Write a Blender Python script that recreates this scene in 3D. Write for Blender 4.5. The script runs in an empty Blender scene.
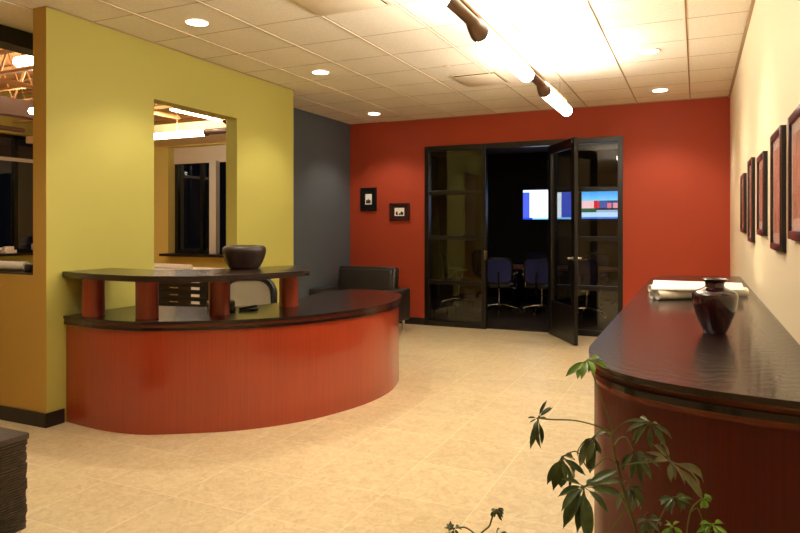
import bpy, bmesh, math, random
from mathutils import Vector, Matrix
random.seed(7)
PI = math.pi
SC = bpy.context.scene
COL = SC.collection

# ------------------------------------------------------------------ helpers
def lin(c):
    return tuple((x / 12.92 if x <= .04045 else ((x + .055) / 1.055) ** 2.4) for x in [v / 255 for v in c])

def mat(name, rgb, rough=.5, metal=0.0, coat=0.0, spec=.5, srgb=True, emit=0, coat_rough=.05):
    m = bpy.data.materials.new(name); m.use_nodes = True
    b = m.node_tree.nodes['Principled BSDF']
    c = lin(rgb) if srgb else rgb
    b.inputs['Base Color'].default_value = (*c, 1)
    b.inputs['Roughness'].default_value = rough
    b.inputs['Metallic'].default_value = metal
    b.inputs['Specular IOR Level'].default_value = spec
    b.inputs['Coat Weight'].default_value = coat
    b.inputs['Coat Roughness'].default_value = coat_rough
    if emit:
        b.inputs['Emission Color'].default_value = (*c, 1)
        b.inputs['Emission Strength'].default_value = emit
    return m

def N(m, t, **kw):
    n = m.node_tree.nodes.new(t)
    for k, v in kw.items():
        if hasattr(n, k): setattr(n, k, v)
        else: n.inputs[k].default_value = v
    return n

def L(m, a, b): m.node_tree.links.new(a, b)
def BS(m): return m.node_tree.nodes['Principled BSDF']

def coords(m, scale=(1, 1, 1), rot=(0, 0, 0), obj=True):
    tc = N(m, 'ShaderNodeTexCoord'); mp = N(m, 'ShaderNodeMapping')
    mp.inputs['Scale'].default_value = scale; mp.inputs['Rotation'].default_value = rot
    L(m, tc.outputs['Object'], mp.inputs['Vector'])
    return mp.outputs['Vector']

def noise_color(m, c1, c2, vec, scale=5, detail=4, lo=.35, hi=.65, rough=.6, dist=0):
    n = N(m, 'ShaderNodeTexNoise'); n.inputs['Scale'].default_value = scale; n.inputs['Detail'].default_value = detail
    n.inputs['Roughness'].default_value = rough; n.inputs['Distortion'].default_value = dist
    L(m, vec, n.inputs['Vector'])
    r = N(m, 'ShaderNodeValToRGB')
    r.color_ramp.elements[0].position = lo; r.color_ramp.elements[0].color = (*lin(c1), 1)
    r.color_ramp.elements[1].position = hi; r.color_ramp.elements[1].color = (*lin(c2), 1)
    L(m, n.outputs['Fac'], r.inputs['Fac'])
    return n, r

def bump(m, fac, strength=.1, dist=.01):
    b = N(m, 'ShaderNodeBump'); b.inputs['Strength'].default_value = strength; b.inputs['Distance'].default_value = dist
    L(m, fac, b.inputs['Height']); L(m, b.outputs['Normal'], BS(m).inputs['Normal'])
    return b

def paint(name, rgb, rough=.55):
    m = mat(name, rgb, rough, spec=.3)
    v = coords(m); n = N(m, 'ShaderNodeTexNoise'); n.inputs['Scale'].default_value = 90; n.inputs['Detail'].default_value = 3
    L(m, v, n.inputs['Vector']); bump(m, n.outputs['Fac'], .06, .004)
    return m

def tag(o, label=None, cat=None, group=None, kind=None):
    if label: o['label'] = label
    if cat: o['category'] = cat
    if group: o['group'] = group
    if kind: o['kind'] = kind
    return o

def obj(name, bm, m, parent=None, smooth=True, angle=35, recalc=True):
    if recalc: bmesh.ops.recalc_face_normals(bm, faces=bm.faces[:])
    me = bpy.data.meshes.new(name); bm.to_mesh(me); bm.free()
    for x in (m if isinstance(m, (list, tuple)) else [m]): me.materials.append(x)
    if smooth:
        me.polygons.foreach_set('use_smooth', [True] * len(me.polygons))
        me.set_sharp_from_angle(angle=math.radians(angle))
    o = bpy.data.objects.new(name, me); COL.objects.link(o)
    if parent: o.parent = parent
    return o

def empty(name, loc=(0, 0, 0), rz=0):
    o = bpy.data.objects.new(name, None); COL.objects.link(o); o.location = loc; o.rotation_euler = (0, 0, rz)
    o.empty_display_size = .1
    return o

def copy_tree(o, parent=None):
    c = o.copy(); COL.objects.link(c); c.parent = parent
    for ch in list(o.children): copy_tree(ch, c)
    return c

def B(): return bmesh.new()

def box(bm, x0, x1, y0, y1, z0, z1, bev=0, M=None, seg=2):
    r = bmesh.ops.create_cube(bm, size=1)
    vs = r['verts']
    for v in vs:
        v.co = Vector(((x0 + x1) / 2 + v.co.x * (x1 - x0), (y0 + y1) / 2 + v.co.y * (y1 - y0), (z0 + z1) / 2 + v.co.z * (z1 - z0)))
    if bev:
        es = list({e for v in vs for e in v.link_edges})
        rr = bmesh.ops.bevel(bm, geom=es, offset=bev, segments=seg, profile=.5, affect='EDGES')
        vs = list({v for v in rr['verts']} | {v for v in vs if v.is_valid})
    if M is not None:
        for v in vs: v.co = M @ v.co
    return vs

def catmull(pts, n=8, closed=False):
    P = [Vector(p) for p in pts]; out = []
    K = len(P)
    for i in range(K if closed else K - 1):
        if closed: a, b, c, d = P[i - 1], P[i], P[(i + 1) % K], P[(i + 2) % K]
        else:
            b, c = P[i], P[i + 1]
            a = P[i - 1] if i else b * 2 - c
            d = P[i + 2] if i + 2 < K else c * 2 - b
        for k in range(n):
            t = k / n
            out.append(.5 * ((2 * b) + (c - a) * t + (2 * a - 5 * b + 4 * c - d) * t * t + (3 * b - a - 3 * c + d) * t ** 3))
    if not closed: out.append(P[-1])
    return out

def prism(bm, poly, z0, z1, bev=0):
    lo = [bm.verts.new((p[0], p[1], z0)) for p in poly]; hi = [bm.verts.new((p[0], p[1], z1)) for p in poly]
    n = len(poly)
    ft = bm.faces.new(hi); fb = bm.faces.new(lo[::-1])
    for i in range(n): bm.faces.new((lo[i], lo[(i + 1) % n], hi[(i + 1) % n], hi[i]))
    if bev:
        es = [e for e in ft.edges] + [e for e in fb.edges]
        bmesh.ops.bevel(bm, geom=es, offset=bev, segments=2, profile=.5, affect='EDGES')

def tube(bm, pts, r, seg=10, cap=True):
    P = [Vector(p) for p in pts]; n = len(P)
    R = r if isinstance(r, (list, tuple)) else [r] * n
    rings = []; prev = None
    for i, p in enumerate(P):
        t = (P[min(i + 1, n - 1)] - P[max(i - 1, 0)]).normalized()
        if prev is None:
            a = t.orthogonal().normalized()
        else:
            a = (prev - t * prev.dot(t))
            a = a.normalized() if a.length > 1e-6 else t.orthogonal().normalized()
        prev = a; b = t.cross(a)
        rings.append([bm.verts.new(p + (a * math.cos(2 * PI * k / seg) + b * math.sin(2 * PI * k / seg)) * R[i]) for k in range(seg)])
    for i in range(n - 1):
        for k in range(seg):
            bm.faces.new((rings[i][k], rings[i][(k + 1) % seg], rings[i + 1][(k + 1) % seg], rings[i + 1][k]))
    if cap:
        bm.faces.new(rings[0][::-1]); bm.faces.new(rings[-1])

def lathe(bm, prof, c=(0, 0, 0), seg=48, fn=None):
    rings = []
    for r, z in prof:
        if r < 1e-5: rings.append([bm.verts.new((c[0], c[1], c[2] + z))])
        else:
            ring = []
            for k in range(seg):
                a = 2 * PI * k / seg
                x, y = math.cos(a), math.sin(a)
                if fn: x, y = fn(x, y)
                ring.append(bm.verts.new((c[0] + r * x, c[1] + r * y, c[2] + z)))
            rings.append(ring)
    for i in range(len(rings) - 1):
        a, b = rings[i], rings[i + 1]
        for k in range(seg):
            k2 = (k + 1) % seg
            if len(a) == 1 and len(b) == 1: continue
            if len(a) == 1: bm.faces.new((a[0], b[k2], b[k]))
            elif len(b) == 1: bm.faces.new((a[k], a[k2], b[0]))
            else: bm.faces.new((a[k], a[k2], b[k2], b[k]))

def offset(pts, d):
    """shift an open 2-D line sideways (to its left for d > 0)"""
    out = []
    for i, p in enumerate(pts):
        a = pts[max(i - 1, 0)]; b = pts[min(i + 1, len(pts) - 1)]
        t = Vector((b[0] - a[0], b[1] - a[1])).normalized()
        out.append(Vector((p[0] - t.y * d, p[1] + t.x * d)))
    return out

def V2(l): return [Vector((a, b)) for a, b in l]

def struct(name, bm, m, parent=None, smooth=False):
    o = obj(name, bm, m, parent, smooth)
    if parent is None: o['kind'] = 'structure'
    return o

# ------------------------------------------------------------------ materials
M = {}
M['green'] = paint('yellow_green_paint', (188, 180, 92))
M['red'] = paint('red_paint', (168, 65, 38))
M['grey'] = paint('blue_grey_paint', (84, 92, 98))
M['cream'] = paint('cream_paint', (240, 222, 186))
M['ochre'] = paint('ochre_paint', (188, 152, 72))
M['yellow'] = paint('warm_yellow_paint', (226, 202, 112))
M['black'] = mat('black_painted_metal', (14, 12, 11), .35)
M['dark_frame'] = mat('dark_bronze_frame', (17, 13, 11), .32)
M['rubber'] = mat('black_rubber_base', (26, 21, 18), .4)
M['beam'] = mat('black_steel_beam', (24, 22, 20), .5)
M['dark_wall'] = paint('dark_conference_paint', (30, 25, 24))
M['deck'] = mat('tan_roof_deck', (196, 142, 84), .7)
M['steel_tan'] = mat('tan_painted_steel', (198, 152, 100), .5)
M['shade'] = mat('beige_window_shade', (218, 200, 172), .8)
M['post'] = mat('pale_mullion', (210, 200, 182), .5)
M['chrome'] = mat('polished_chrome', (205, 200, 192), .18, metal=1)
M['leather'] = mat('black_leather', (50, 44, 38), .38)
M['paper'] = mat('white_paper', (246, 241, 230), .7)
M['white_plastic'] = mat('white_plastic', (226, 218, 204), .4)
M['black_plastic'] = mat('black_plastic', (16, 15, 15), .4)

# leather details
m = M['leather']; v = coords(m)
n = N(m, 'ShaderNodeTexVoronoi'); n.inputs['Scale'].default_value = 160; L(m, v, n.inputs['Vector']); bump(m, n.outputs['Distance'], .12, .003)

# ceiling tile: fine pitted mineral board
m = M['tile'] = mat('ceiling_tile', (226, 204, 168), .85, spec=.1)
v = coords(m); n, r = noise_color(m, (238, 227, 206), (247, 238, 220), v, 60, 3)
L(m, r.outputs['Color'], BS(m).inputs['Base Color'])
n2 = N(m, 'ShaderNodeTexNoise'); n2.inputs['Scale'].default_value = 220; L(m, v, n2.inputs['Vector']); bump(m, n2.outputs['Fac'], .25, .004)
M['tbar'] = mat('ceiling_grid_bar', (240, 228, 204), .5)
M['tbar_dark'] = mat('ceiling_grid_shadow_joint', (178, 150, 114), .6)  # brown for the thin joints and for the shadow painted beside each bar

# floor: sandy stone tiles with pale joints
m = M['floor'] = mat('sandy_stone_tile', (214, 178, 120), .34, spec=.4)
v = coords(m)
n1, r1 = noise_color(m, (213, 189, 142), (240, 221, 178), v, 3.2, 8, .3, .7, .72, 1.2)
n2, r2 = noise_color(m, (196, 168, 120), (242, 224, 182), v, 16, 6, .36, .64, .75, 1.5)
mx = N(m, 'ShaderNodeMix', data_type='RGBA'); mx.inputs[0].default_value = .5
L(m, r1.outputs['Color'], mx.inputs[6]); L(m, r2.outputs['Color'], mx.inputs[7])
tc = N(m, 'ShaderNodeTexCoord'); mp = N(m, 'ShaderNodeMapping'); mp.inputs['Location'].default_value = (1.55, -4.2, 0)
L(m, tc.outputs['Object'], mp.inputs['Vector'])
bk = N(m, 'ShaderNodeTexBrick'); bk.offset = 0; bk.squash = 1
for k, x in (('Scale', 1.0), ('Mortar Size', .005), ('Mortar Smooth', .4), ('Brick Width', .51), ('Row Height', .51), ('Bias', 0)): bk.inputs[k].default_value = x
bk.inputs['Color1'].default_value = (0, 0, 0, 1); bk.inputs['Color2'].default_value = (.25, .25, .25, 1); bk.inputs['Mortar'].default_value = (1, 1, 1, 1)
L(m, mp.outputs['Vector'], bk.inputs['Vector'])
hs = N(m, 'ShaderNodeHueSaturation'); L(m, mx.outputs[2], hs.inputs['Color'])
mr = N(m, 'ShaderNodeMapRange'); mr.inputs['From Max'].default_value = .25; mr.inputs['To Min'].default_value = .96; mr.inputs['To Max'].default_value = 1.04
L(m, bk.outputs['Color'], mr.inputs['Value']); L(m, mr.outputs['Result'], hs.inputs['Value'])
mx2 = N(m, 'ShaderNodeMix', data_type='RGBA'); mx2.inputs[7].default_value = (*lin((252, 238, 204)), 1)
ml = N(m, 'ShaderNodeMath', operation='MULTIPLY'); ml.inputs[1].default_value = .42
L(m, bk.outputs['Fac'], ml.inputs[0]); L(m, ml.outputs[0], mx2.inputs[0]); L(m, hs.outputs['Color'], mx2.inputs[6])
L(m, mx2.outputs[2], BS(m).inputs['Base Color']); bump(m, n2.outputs['Fac'], .05, .003)

# cherry veneer with vertical grain
def cherry(name, c1, c2, scale=(38, 38, 1.2), rough=.3, coat=.6):
    m = mat(name, c1, rough, coat=coat, coat_rough=.035)
    v = coords(m, scale); n, r = noise_color(m, c1, c2, v, 1.6, 5, .3, .72, .6, .3)
    L(m, r.outputs['Color'], BS(m).inputs['Base Color'])
    return m
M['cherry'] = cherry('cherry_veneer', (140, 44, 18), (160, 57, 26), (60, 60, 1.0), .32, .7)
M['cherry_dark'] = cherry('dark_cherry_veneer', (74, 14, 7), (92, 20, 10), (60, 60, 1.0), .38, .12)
M['cherry_band'] = cherry('cherry_band', (66, 24, 14), (92, 34, 20), (3, 3, 60), .25, .6)
M['cherry_trim'] = cherry('cherry_trim', (96, 32, 16), (122, 44, 22), (3, 3, 60), .25, .6)
# black open-grain ash for the tops
def ash(name, col=(27, 13, 10), rough=.26):
    m = mat(name, col, rough, coat=.3, coat_rough=.12)
    v = coords(m, (1.0, .35, 1.0))
    w = N(m, 'ShaderNodeTexWave', wave_type='RINGS', rings_direction='SPHERICAL'); w.inputs['Scale'].default_value = 22; w.inputs['Distortion'].default_value = 9; w.inputs['Detail'].default_value = 3; w.inputs['Detail Scale'].default_value = .9
    L(m, v, w.inputs['Vector'])
    r = N(m, 'ShaderNodeValToRGB'); r.color_ramp.elements[0].color = (*lin(tuple(int(c * .8) for c in col)), 1); r.color_ramp.elements[1].color = (*lin(tuple(int(c * 1.5) for c in col)), 1)
    L(m, w.outputs['Fac'], r.inputs['Fac']); L(m, r.outputs['Color'], BS(m).inputs['Base Color'])
    b = bump(m, w.outputs['Fac'], .3, .002)
    return m
M['ash'] = ash('black_ash_top')
M['edge_black'] = mat('black_lacquer_edge', (14, 9, 8), .25, coat=.4)

def glass(name, tint=(.85, .87, .85), refl=1.0, ior=1.5):
    m = bpy.data.materials.new(name); m.use_nodes = True; nt = m.node_tree; nt.nodes.clear()
    out = N(m, 'ShaderNodeOutputMaterial'); mix = N(m, 'ShaderNodeMixShader'); tr = N(m, 'ShaderNodeBsdfTransparent'); gl = N(m, 'ShaderNodeBsdfGlossy')
    tr.inputs['Color'].default_value = (*tint, 1); gl.inputs['Roughness'].default_value = 0.02; gl.inputs['Color'].default_value = (refl, refl, refl, 1)
    fr = N(m, 'ShaderNodeFresnel'); ge = N(m, 'ShaderNodeNewGeometry'); mr = N(m, 'ShaderNodeMapRange')
    mr.inputs['To Min'].default_value = ior; mr.inputs['To Max'].default_value = 1 / ior      # same reflectance from either side of the sheet
    L(m, ge.outputs['Backfacing'], mr.inputs['Value']); L(m, mr.outputs['Result'], fr.inputs['IOR'])
    L(m, fr.outputs[0], mix.inputs[0]); L(m, tr.outputs[0], mix.inputs[1]); L(m, gl.outputs[0], mix.inputs[2]); L(m, mix.outputs[0], out.inputs[0])
    return m
M['glass'] = glass('clear_partition_glass', (.86, .87, .86))
M['night_glass'] = glass('night_window_glass', (.5, .52, .52), 1.0, 1.7)

def emis(name, rgb, s):
    m = bpy.data.materials.new(name); m.use_nodes = True; m.node_tree.nodes.clear()
    o = N(m, 'ShaderNodeOutputMaterial'); e = N(m, 'ShaderNodeEmission'); e.inputs[0].default_value = (*rgb, 1); e.inputs[1].default_value = s
    L(m, e.outputs[0], o.inputs[0]); return m
WARM = (1.0, .84, .62)
M['tube_glow'] = emis('fluorescent_glow', (1, .94, .84), 21)
M['office_glow'] = emis('office_tube_glow', (1, .90, .72), 28)
M['lamp_glow'] = emis('downlight_glow', (1, .90, .74), 14)

# ------------------------------------------------------------------ room constants
HC = 3.055
XL, XI = -4.28, -4.42           # yellow-green wall, two faces
YA, YE = 3.2, 6.36
YB = 8.875                      # red wall
XR = .374                       # cream wall
XD = -4.92                      # grey wall
SX, SY = -7.0, -2.6             # rest of the lobby, behind the camera
OX, OY = -10.7, 8.95            # open office beyond
OZ = 3.8

# floor slab (lobby and office)
b = B(); box(b, OX - .3, XR + .15, SY - .15, YB + .07, -.12, 0); struct('floor', b, M['floor'])
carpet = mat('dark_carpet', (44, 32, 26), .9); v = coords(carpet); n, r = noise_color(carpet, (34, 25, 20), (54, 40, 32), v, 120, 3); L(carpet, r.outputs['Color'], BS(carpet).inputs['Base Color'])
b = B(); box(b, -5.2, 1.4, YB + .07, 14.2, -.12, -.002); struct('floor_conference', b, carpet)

# ceiling
b = B(); box(b, -5.0, XR, SY, YB, HC, HC + .04); box(b, SX, -5.0, SY, YA - .05, HC, HC + .04)
struct('ceiling', b, M['tile'])
b = B(); bd = B()
T = .624; TY = .614; x0 = -.082; y0 = 3.60
xs = [x0 - T * k for k in range(0, 12) if x0 - T * k > SX]
ys = [y0 + TY * k for k in range(-10, 9)]
for x in xs:
    y1 = YB if x > -5 else YA - .05
    box(b, x - .008, x + .004, SY, y1, HC - .008, HC)
    box(bd, x + .004, x + .015, SY, y1, HC - .0015, HC)  # flat brown strip: the bar's shadow line put in as colour
for y in ys:
    xa = -5.0 if y > YA - .05 else SX
    box(bd, xa, XR, y - .003, y + .003, HC - .0015, HC)
struct('trim_1', b, M['tbar']); struct('trim_2', bd, M['tbar_dark'])
b = B(); box(b, XR - .022, XR, SY, YB, HC - .022, HC - .002); box(b, XL, XR, YB - .012, YB, HC - .01, HC - .002); box(b, XL, XL + .012, YA, YE, HC - .01, HC - .002)
struct('trim_3', b, M['tbar_dark'])

# walls
b = B(); box(b, XR, XR + .15, SY - .15, YB + .12, 0, HC + .3); struct('wall_right', b, M['cream'])
b = B(); box(b, SX - .15, XR + .15, SY - .15, SY, 0, HC + .3); struct('wall_back', b, M['cream'])
b = B(); box(b, SX - .15, SX, SY, YA - .14, 0, HC + .3); struct('wall_west', b, M['cream'])
b = B()                                             # red wall with the opening for the glass partition
DX0, DX1, DZ = -3.66, -.87, 2.64
box(b, -5.05, DX0, YB, YB + .12, 0, HC + .3); box(b, DX1, XR, YB, YB + .12, 0, HC + .3); box(b, DX0, DX1, YB, YB + .12, DZ, HC + .3)
struct('wall_front', b, M['red'])
b = B(); box(b, XD - .13, XD, YE - .14, YB, 0, HC); struct('wall_left_grey', b, M['grey'])
b = B(); box(b, XD, XD + .035, 6.62, 6.70, 0, HC - .12); struct('trim_4', b, M['grey'])
# yellow-green wall with the doorway
WY0, WY1, WZ = 4.222, 5.338, 2.565
b = B(); box(b, XI, XL, YA, WY0, 0, HC); box(b, XI, XL, WY1, YE, 0, HC); box(b, XI, XL, WY0, WY1, WZ, HC)
box(b, XD, XI, YE - .14, YE, 0, HC)
struct('wall_left', b, M['green'])
# low wall under the open pass-through
b = B(); box(b, SX, XI, YA, YA + .14, 0, 1.10); struct('wall_low', b, M['ochre'])
b = B(); box(b, SX, XI, YA - .0, YA + .17, 1.10, 1.118); struct('trim_5', b, M['edge_black'])
b = B(); box(b, OX - .15, SX, YA - .14, YA, 0, OZ); box(b, SX, -5.0, YA - .05, YA + .06, HC, OZ); struct('wall_office_south', b, M['ochre'])
# thin ochre facing of the wall's end, as the photo shows around the pass-through
b = B(); box(b, XI, XL, YA - .004, YA, 0, HC); struct('trim_6', b, M['ochre'])
# office outer walls
NW0, NW1 = -8.735, -5.2
b = B(); box(b, OX - .15, NW0, OY, OY + .3, 0, OZ); box(b, NW0, NW1, OY, OY + .3, 0, .95); box(b, NW0, NW1, OY, OY + .3, 2.90, OZ); box(b, NW1, -5.05, OY, OY + .3, 0, OZ)
struct('wall_office_north', b, M['yellow'])
b = B(); box(b, OX - .3, OX, YA, 4.2, 0, OZ); box(b, OX - .3, OX, 4.2, 8.6, 0, 1.0); box(b, OX - .3, OX, 4.2, 8.6, 3.06, OZ); box(b, OX - .3, OX, 8.6, OY + .3, 0, OZ)
struct('wall_office_west', b, M['green'])
b = B(); box(b, -5.05, -5.0, YE, YB, HC - .02, OZ); struct('wall_office_east', b, M['ochre'])
b = B(); box(b, OX - .3, -4.9, YA - .05, OY + .3, OZ, OZ + .1); struct('ceiling_office', b, M['deck'])
b = B(); box(b, OX, -5.05, 7.6, OY, 2.92, 3.04); struct('ceiling_soffit', b, mat('tan_soffit', (236, 206, 158), .7))
b = B(); box(b, -5.12, -5.0, YA - .05, YE, 2.93, 3.12); box(b, -5.16, -4.96, YA - .05, YE, 2.91, 2.93); box(b, -5.16, -4.96, YA - .05, YE, 3.12, 3.14)
struct('trim_7', b, M['beam'])
b = B(); box(b, -5.06, -5.0, YA - .05, YE, 3.14, OZ); struct('wall_bulkhead', b, M['ochre'])

# baseboards
def base(name, *bx):
    b = B()
    for q in bx: box(b, *q, bev=.003)
    o = struct(name, b, M['rubber'])
BBH = .105
base('baseboard_front', (-4.92, DX0, YB - .012, YB, 0, BBH), (DX1, XR, YB - .012, YB, 0, BBH))
base('baseboard_left', (XL, XL + .012, YA - .016, 3.34, 0, BBH), (XL, XL + .012, 5.35, YE, 0, BBH))
base('baseboard_low', (SX, XL, YA - .016, YA - .004, 0, BBH))
base('baseboard_grey', (XD, XD + .012, YE, YB - .012, 0, BBH))
base('baseboard_right', (XR - .012, XR, 6.8, YB - .012, 0, BBH), (XR - .012, XR, SY, 1.95, 0, BBH))

# office windows ---------------------------------------------------
w = empty('window_1'); w['kind'] = 'structure'
b = B(); y = OY + .2
for x in (NW0, -8.14, -7.28, -6.5, -5.7): box(b, x, x + .07, y - .03, y + .05, .95, 2.90)
box(b, NW0, NW1, y - .03, y + .05, .95, 1.02); box(b, NW0, NW1, y - .03, y + .05, 2.82, 2.90)
struct('window_frame', b, M['dark_frame'], w)
b = B(); box(b, -7.80, -7.65, OY + .02, OY + .12, .98, 2.62); struct('post', b, M['post'], w)
b = B(); box(b, NW0 + .01, NW1, OY + .13, OY + .145, 2.60, 2.895); struct('blind', b, M['shade'], w)
b = B(); box(b, NW0, NW1, OY - .22, OY + .2, .93, .975, bev=.004); struct('sill', b, M['dark_frame'], w)
b = B(); box(b, NW0, NW1, y, y + .006, 1.0, 2.8); struct('pane', b, M['night_glass'], w)
w = empty('window_2'); w['kind'] = 'structure'
b = B(); x = OX - .2
for yy in (4.2, 5.3, 6.4, 7.5, 8.53): box(b, x - .04, x + .04, yy, yy + .07, 1.0, 3.06)
box(b, x - .04, x + .04, 4.2, 8.6, 1.0, 1.06); box(b, x - .04, x + .04, 4.2, 8.6, 2.99, 3.06)
struct('window_frame', b, M['dark_frame'], w)
b = B(); box(b, x - .04, x + .06, 4.2, 8.6, 2.60, 2.66); struct('transom_bar', b, M['post'], w)
b = B(); box(b, OX - .25, OX + .18, 4.2, 8.6, .96, 1.0, bev=.004); struct('sill', b, M['dark_frame'], w)
b = B(); box(b, x - .003, x + .003, 4.2, 8.6, 1.04, 3.0); struct('pane', b, M['night_glass'], w)
# night outside: dark ground seen through the office windows
ng = mat('night_ground', (9, 9, 11), .9)
b = B(); box(b, -24, 9, -12, 26, -.35, -.30); struct('ground_outside', b, ng)

# ------------------------------------------------------------------ conference room
CX0, CX1, CY0, CY1, CZ = -5.05, 1.2, YB + .12, 13.05, 2.95
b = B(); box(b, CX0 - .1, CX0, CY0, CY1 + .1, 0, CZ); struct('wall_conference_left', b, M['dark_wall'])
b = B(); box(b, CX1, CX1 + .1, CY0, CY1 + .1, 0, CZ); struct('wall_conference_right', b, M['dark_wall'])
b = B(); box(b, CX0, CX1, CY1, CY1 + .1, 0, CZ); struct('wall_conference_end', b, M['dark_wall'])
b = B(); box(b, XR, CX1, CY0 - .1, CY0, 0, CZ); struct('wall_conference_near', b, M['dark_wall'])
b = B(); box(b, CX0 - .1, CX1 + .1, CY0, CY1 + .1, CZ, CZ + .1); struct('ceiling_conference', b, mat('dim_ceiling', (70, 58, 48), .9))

# glass partition
FW = .065; FY0, FY1 = YB - .01, YB + .10
def framebars(x0, x1, muntins):
    b = B()
    for (a, c) in ((x0, x0 + FW), (x1 - FW, x1)): box(b, a, c, FY0, FY1, 0, DZ, bev=.003)
    box(b, x0 + FW, x1 - FW, FY0, FY1, DZ - .075, DZ, bev=.003); box(b, x0 + FW, x1 - FW, FY0, FY1, 0, .075, bev=.003)
    for z in muntins: box(b, x0 + FW, x1 - FW, FY0 + .015, FY1 - .015, z - .03, z + .03, bev=.003)
    return b
MUN = (.64, 1.295, 1.955)
for k, (x0, x1) in enumerate(((DX0, -2.72), (-1.80, DX1))):
    w = empty('window_%d' % (3 + k)); w['kind'] = 'structure'
    struct('window_frame', framebars(x0, x1, MUN), M['dark_frame'], w)
    b = B(); box(b, x0 + FW, x1 - FW, YB + .04, YB + .05, .07, DZ - .07); struct('pane', b, M['glass'], w)
b = B(); box(b, -2.72, -1.80, FY0, FY1, DZ - .075, DZ, bev=.003); struct('trim_8', b, M['dark_frame'])
b = B(); box(b, -2.722, -2.712, YB + .02, YB + .05, .98, 1.12, bev=.002); box(b, -2.742, -2.722, YB - .016, YB - .01, .98, 1.12); struct('trim_9', b, M['chrome'])
# the open leaf, hinged on the right mullion and swung into the lobby
d = empty('door_1', (-1.815, YB - .03, 0), math.atan2(-.853, .522)); d['kind'] = 'structure'
LW, LH, TH = .93, DZ - .09, .045
b = B()
box(b, 0, .11, -TH / 2, TH / 2, .01, LH, bev=.004); box(b, LW - .11, LW, -TH / 2, TH / 2, .01, LH, bev=.004)
box(b, .11, LW - .11, -TH / 2, TH / 2, LH - .12, LH, bev=.004)
struct('door_frame', b, M['dark_frame'], d)
b = B(); box(b, .11, LW - .11, -TH / 2 + .004, TH / 2 - .004, .01, .47, bev=.004); struct('lower_panel', b, M['dark_frame'], d)
b = B(); box(b, .11, LW - .11, -.004, .004, .47, LH - .12); struct('pane', b, M['glass'], d)
for s in (-1, 1):
    b = B()
    tube(b, [(LW - .055, s * TH / 2, 1.07), (LW - .055, s * (TH / 2 + .012), 1.07)], .030, 20)
    tube(b, [(LW - .055, s * (TH / 2), 1.07), (LW - .055, s * (TH / 2 + .055), 1.07)], .012, 12)
    tube(b, [(LW - .045, s * (TH / 2 + .055), 1.07), (LW - .12, s * (TH / 2 + .057), 1.07), (LW - .175, s * (TH / 2 + .048), 1.07)], [.014, .013, .010], 12)
    struct('handle', b, M['chrome'], d, smooth=True)
b = B()
for z in (.25, 1.28, 2.3): tube(b, [(-.004, -TH / 2, z - .05), (-.004, -TH / 2, z + .05)], .008, 10)
struct('hinge', b, M['dark_frame'], d)
b = B(); box(b, LW - .16, LW - .03, -TH / 2 - .03, -TH / 2, LH - .075, LH - .03, bev=.004); struct('closer', b, M['black'], d)

# screens on the conference wall, each a flat picture of its own
def mosaic(name, x0, x1, z0, z1, y, rects, parent):
    """rects: (u0,u1,v0,v1,color) tiles that do not overlap"""
    bm = B(); mats = []; keys = {}
    for (u0, u1, v0, v1, c, s) in rects:
        if (c, s) not in keys:
            keys[(c, s)] = len(mats); mats.append(emis('screen_colour', lin(c), s))
        X = lambda u: x0 + u * (x1 - x0); Z = lambda v: z0 + v * (z1 - z0)
        f = bm.faces.new([bm.verts.new((X(u0), y, Z(v0))), bm.verts.new((X(u1), y, Z(v0))), bm.verts.new((X(u1), y, Z(v1))), bm.verts.new((X(u0), y, Z(v1)))])
        f.material_index = keys[(c, s)]
    return obj(name, bm, mats, parent, smooth=False, recalc=False)
def screen(x0, x1, z0, z1, rects, label):
    t = empty('wall_screen', ((x0 + x1) / 2, CY1, z0)); tag(t, label, 'screen', 'screens on the conference room wall')
    cx = (x0 + x1) / 2
    b = B(); box(b, x0 - .03 - cx, x1 + .03 - cx, -.06, 0, -.035, z1 - z0 + .03, bev=.006); obj('bezel', b, M['black_plastic'], t)
    mosaic('display', x0 - cx, x1 - cx, 0, z1 - z0, -.0615, rects, t)
BL = (70, 90, 215); WH = (232, 238, 250); PB = (200, 215, 250); GR = (185, 200, 235)
r1 = [(0, .2, 0, .06, (30, 60, 220), 1.6), (.2, 1, 0, .06, (120, 190, 255), 1.6), (0, .14, .06, .92, BL, 1.2), (0, 1, .92, 1, PB, 1.5), (.14, .32, .06, .92, WH, 1.5), (.32, .33, .06, .92, GR, 1.2), (.33, .60, .06, .92, WH, 1.5), (.60, .605, .06, .92, GR, 1.2), (.605, .80, .06, .92, WH, 1.5), (.80, 1, .06, .92, BL, 1.2)]
screen(-3.20, -2.24, 1.605, 2.195, r1, 'wide wall screen showing white document pages between blue bars')
sky = [(0, 1, .62 + .38 * k / 6, .62 + .38 * (k + 1) / 6, (120 - 12 * k, 190 - 9 * k, 232), 1.35) for k in range(6)]
gnd = [(0, 1, 0, .06, (60, 120, 220), 1.2), (0, 1, .06, .22, (176, 205, 235), 1.3), (0, .3, .22, .36, (60, 100, 72), 1.0), (.3, 1, .22, .30, (150, 175, 205), 1.2), (.3, .85, .30, .36, (32, 36, 52), 1.0), (.85, 1, .30, .36, (150, 60, 60), 1.0)]
bld = [(0, .25, .36, .62, (236, 190, 196), 1.2), (.25, .36, .36, .62, (205, 50, 52), 1.2), (.36, .52, .36, .62, (80, 96, 168), 1.0),
       (.52, .60, .36, .54, (220, 120, 130), 1.2), (.60, .64, .36, .54, (90, 100, 160), 1), (.64, .76, .36, .54, (225, 150, 160), 1.2), (.76, .80, .36, .54, (80, 96, 160), 1), (.80, 1, .36, .54, (214, 110, 112), 1.2), (.52, 1, .54, .62, (58, 74, 130), 1)]
screen(-2.04, -1.12, 1.61, 2.175, sky + gnd + bld, 'wall screen showing a red and white building under blue sky')

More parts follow.
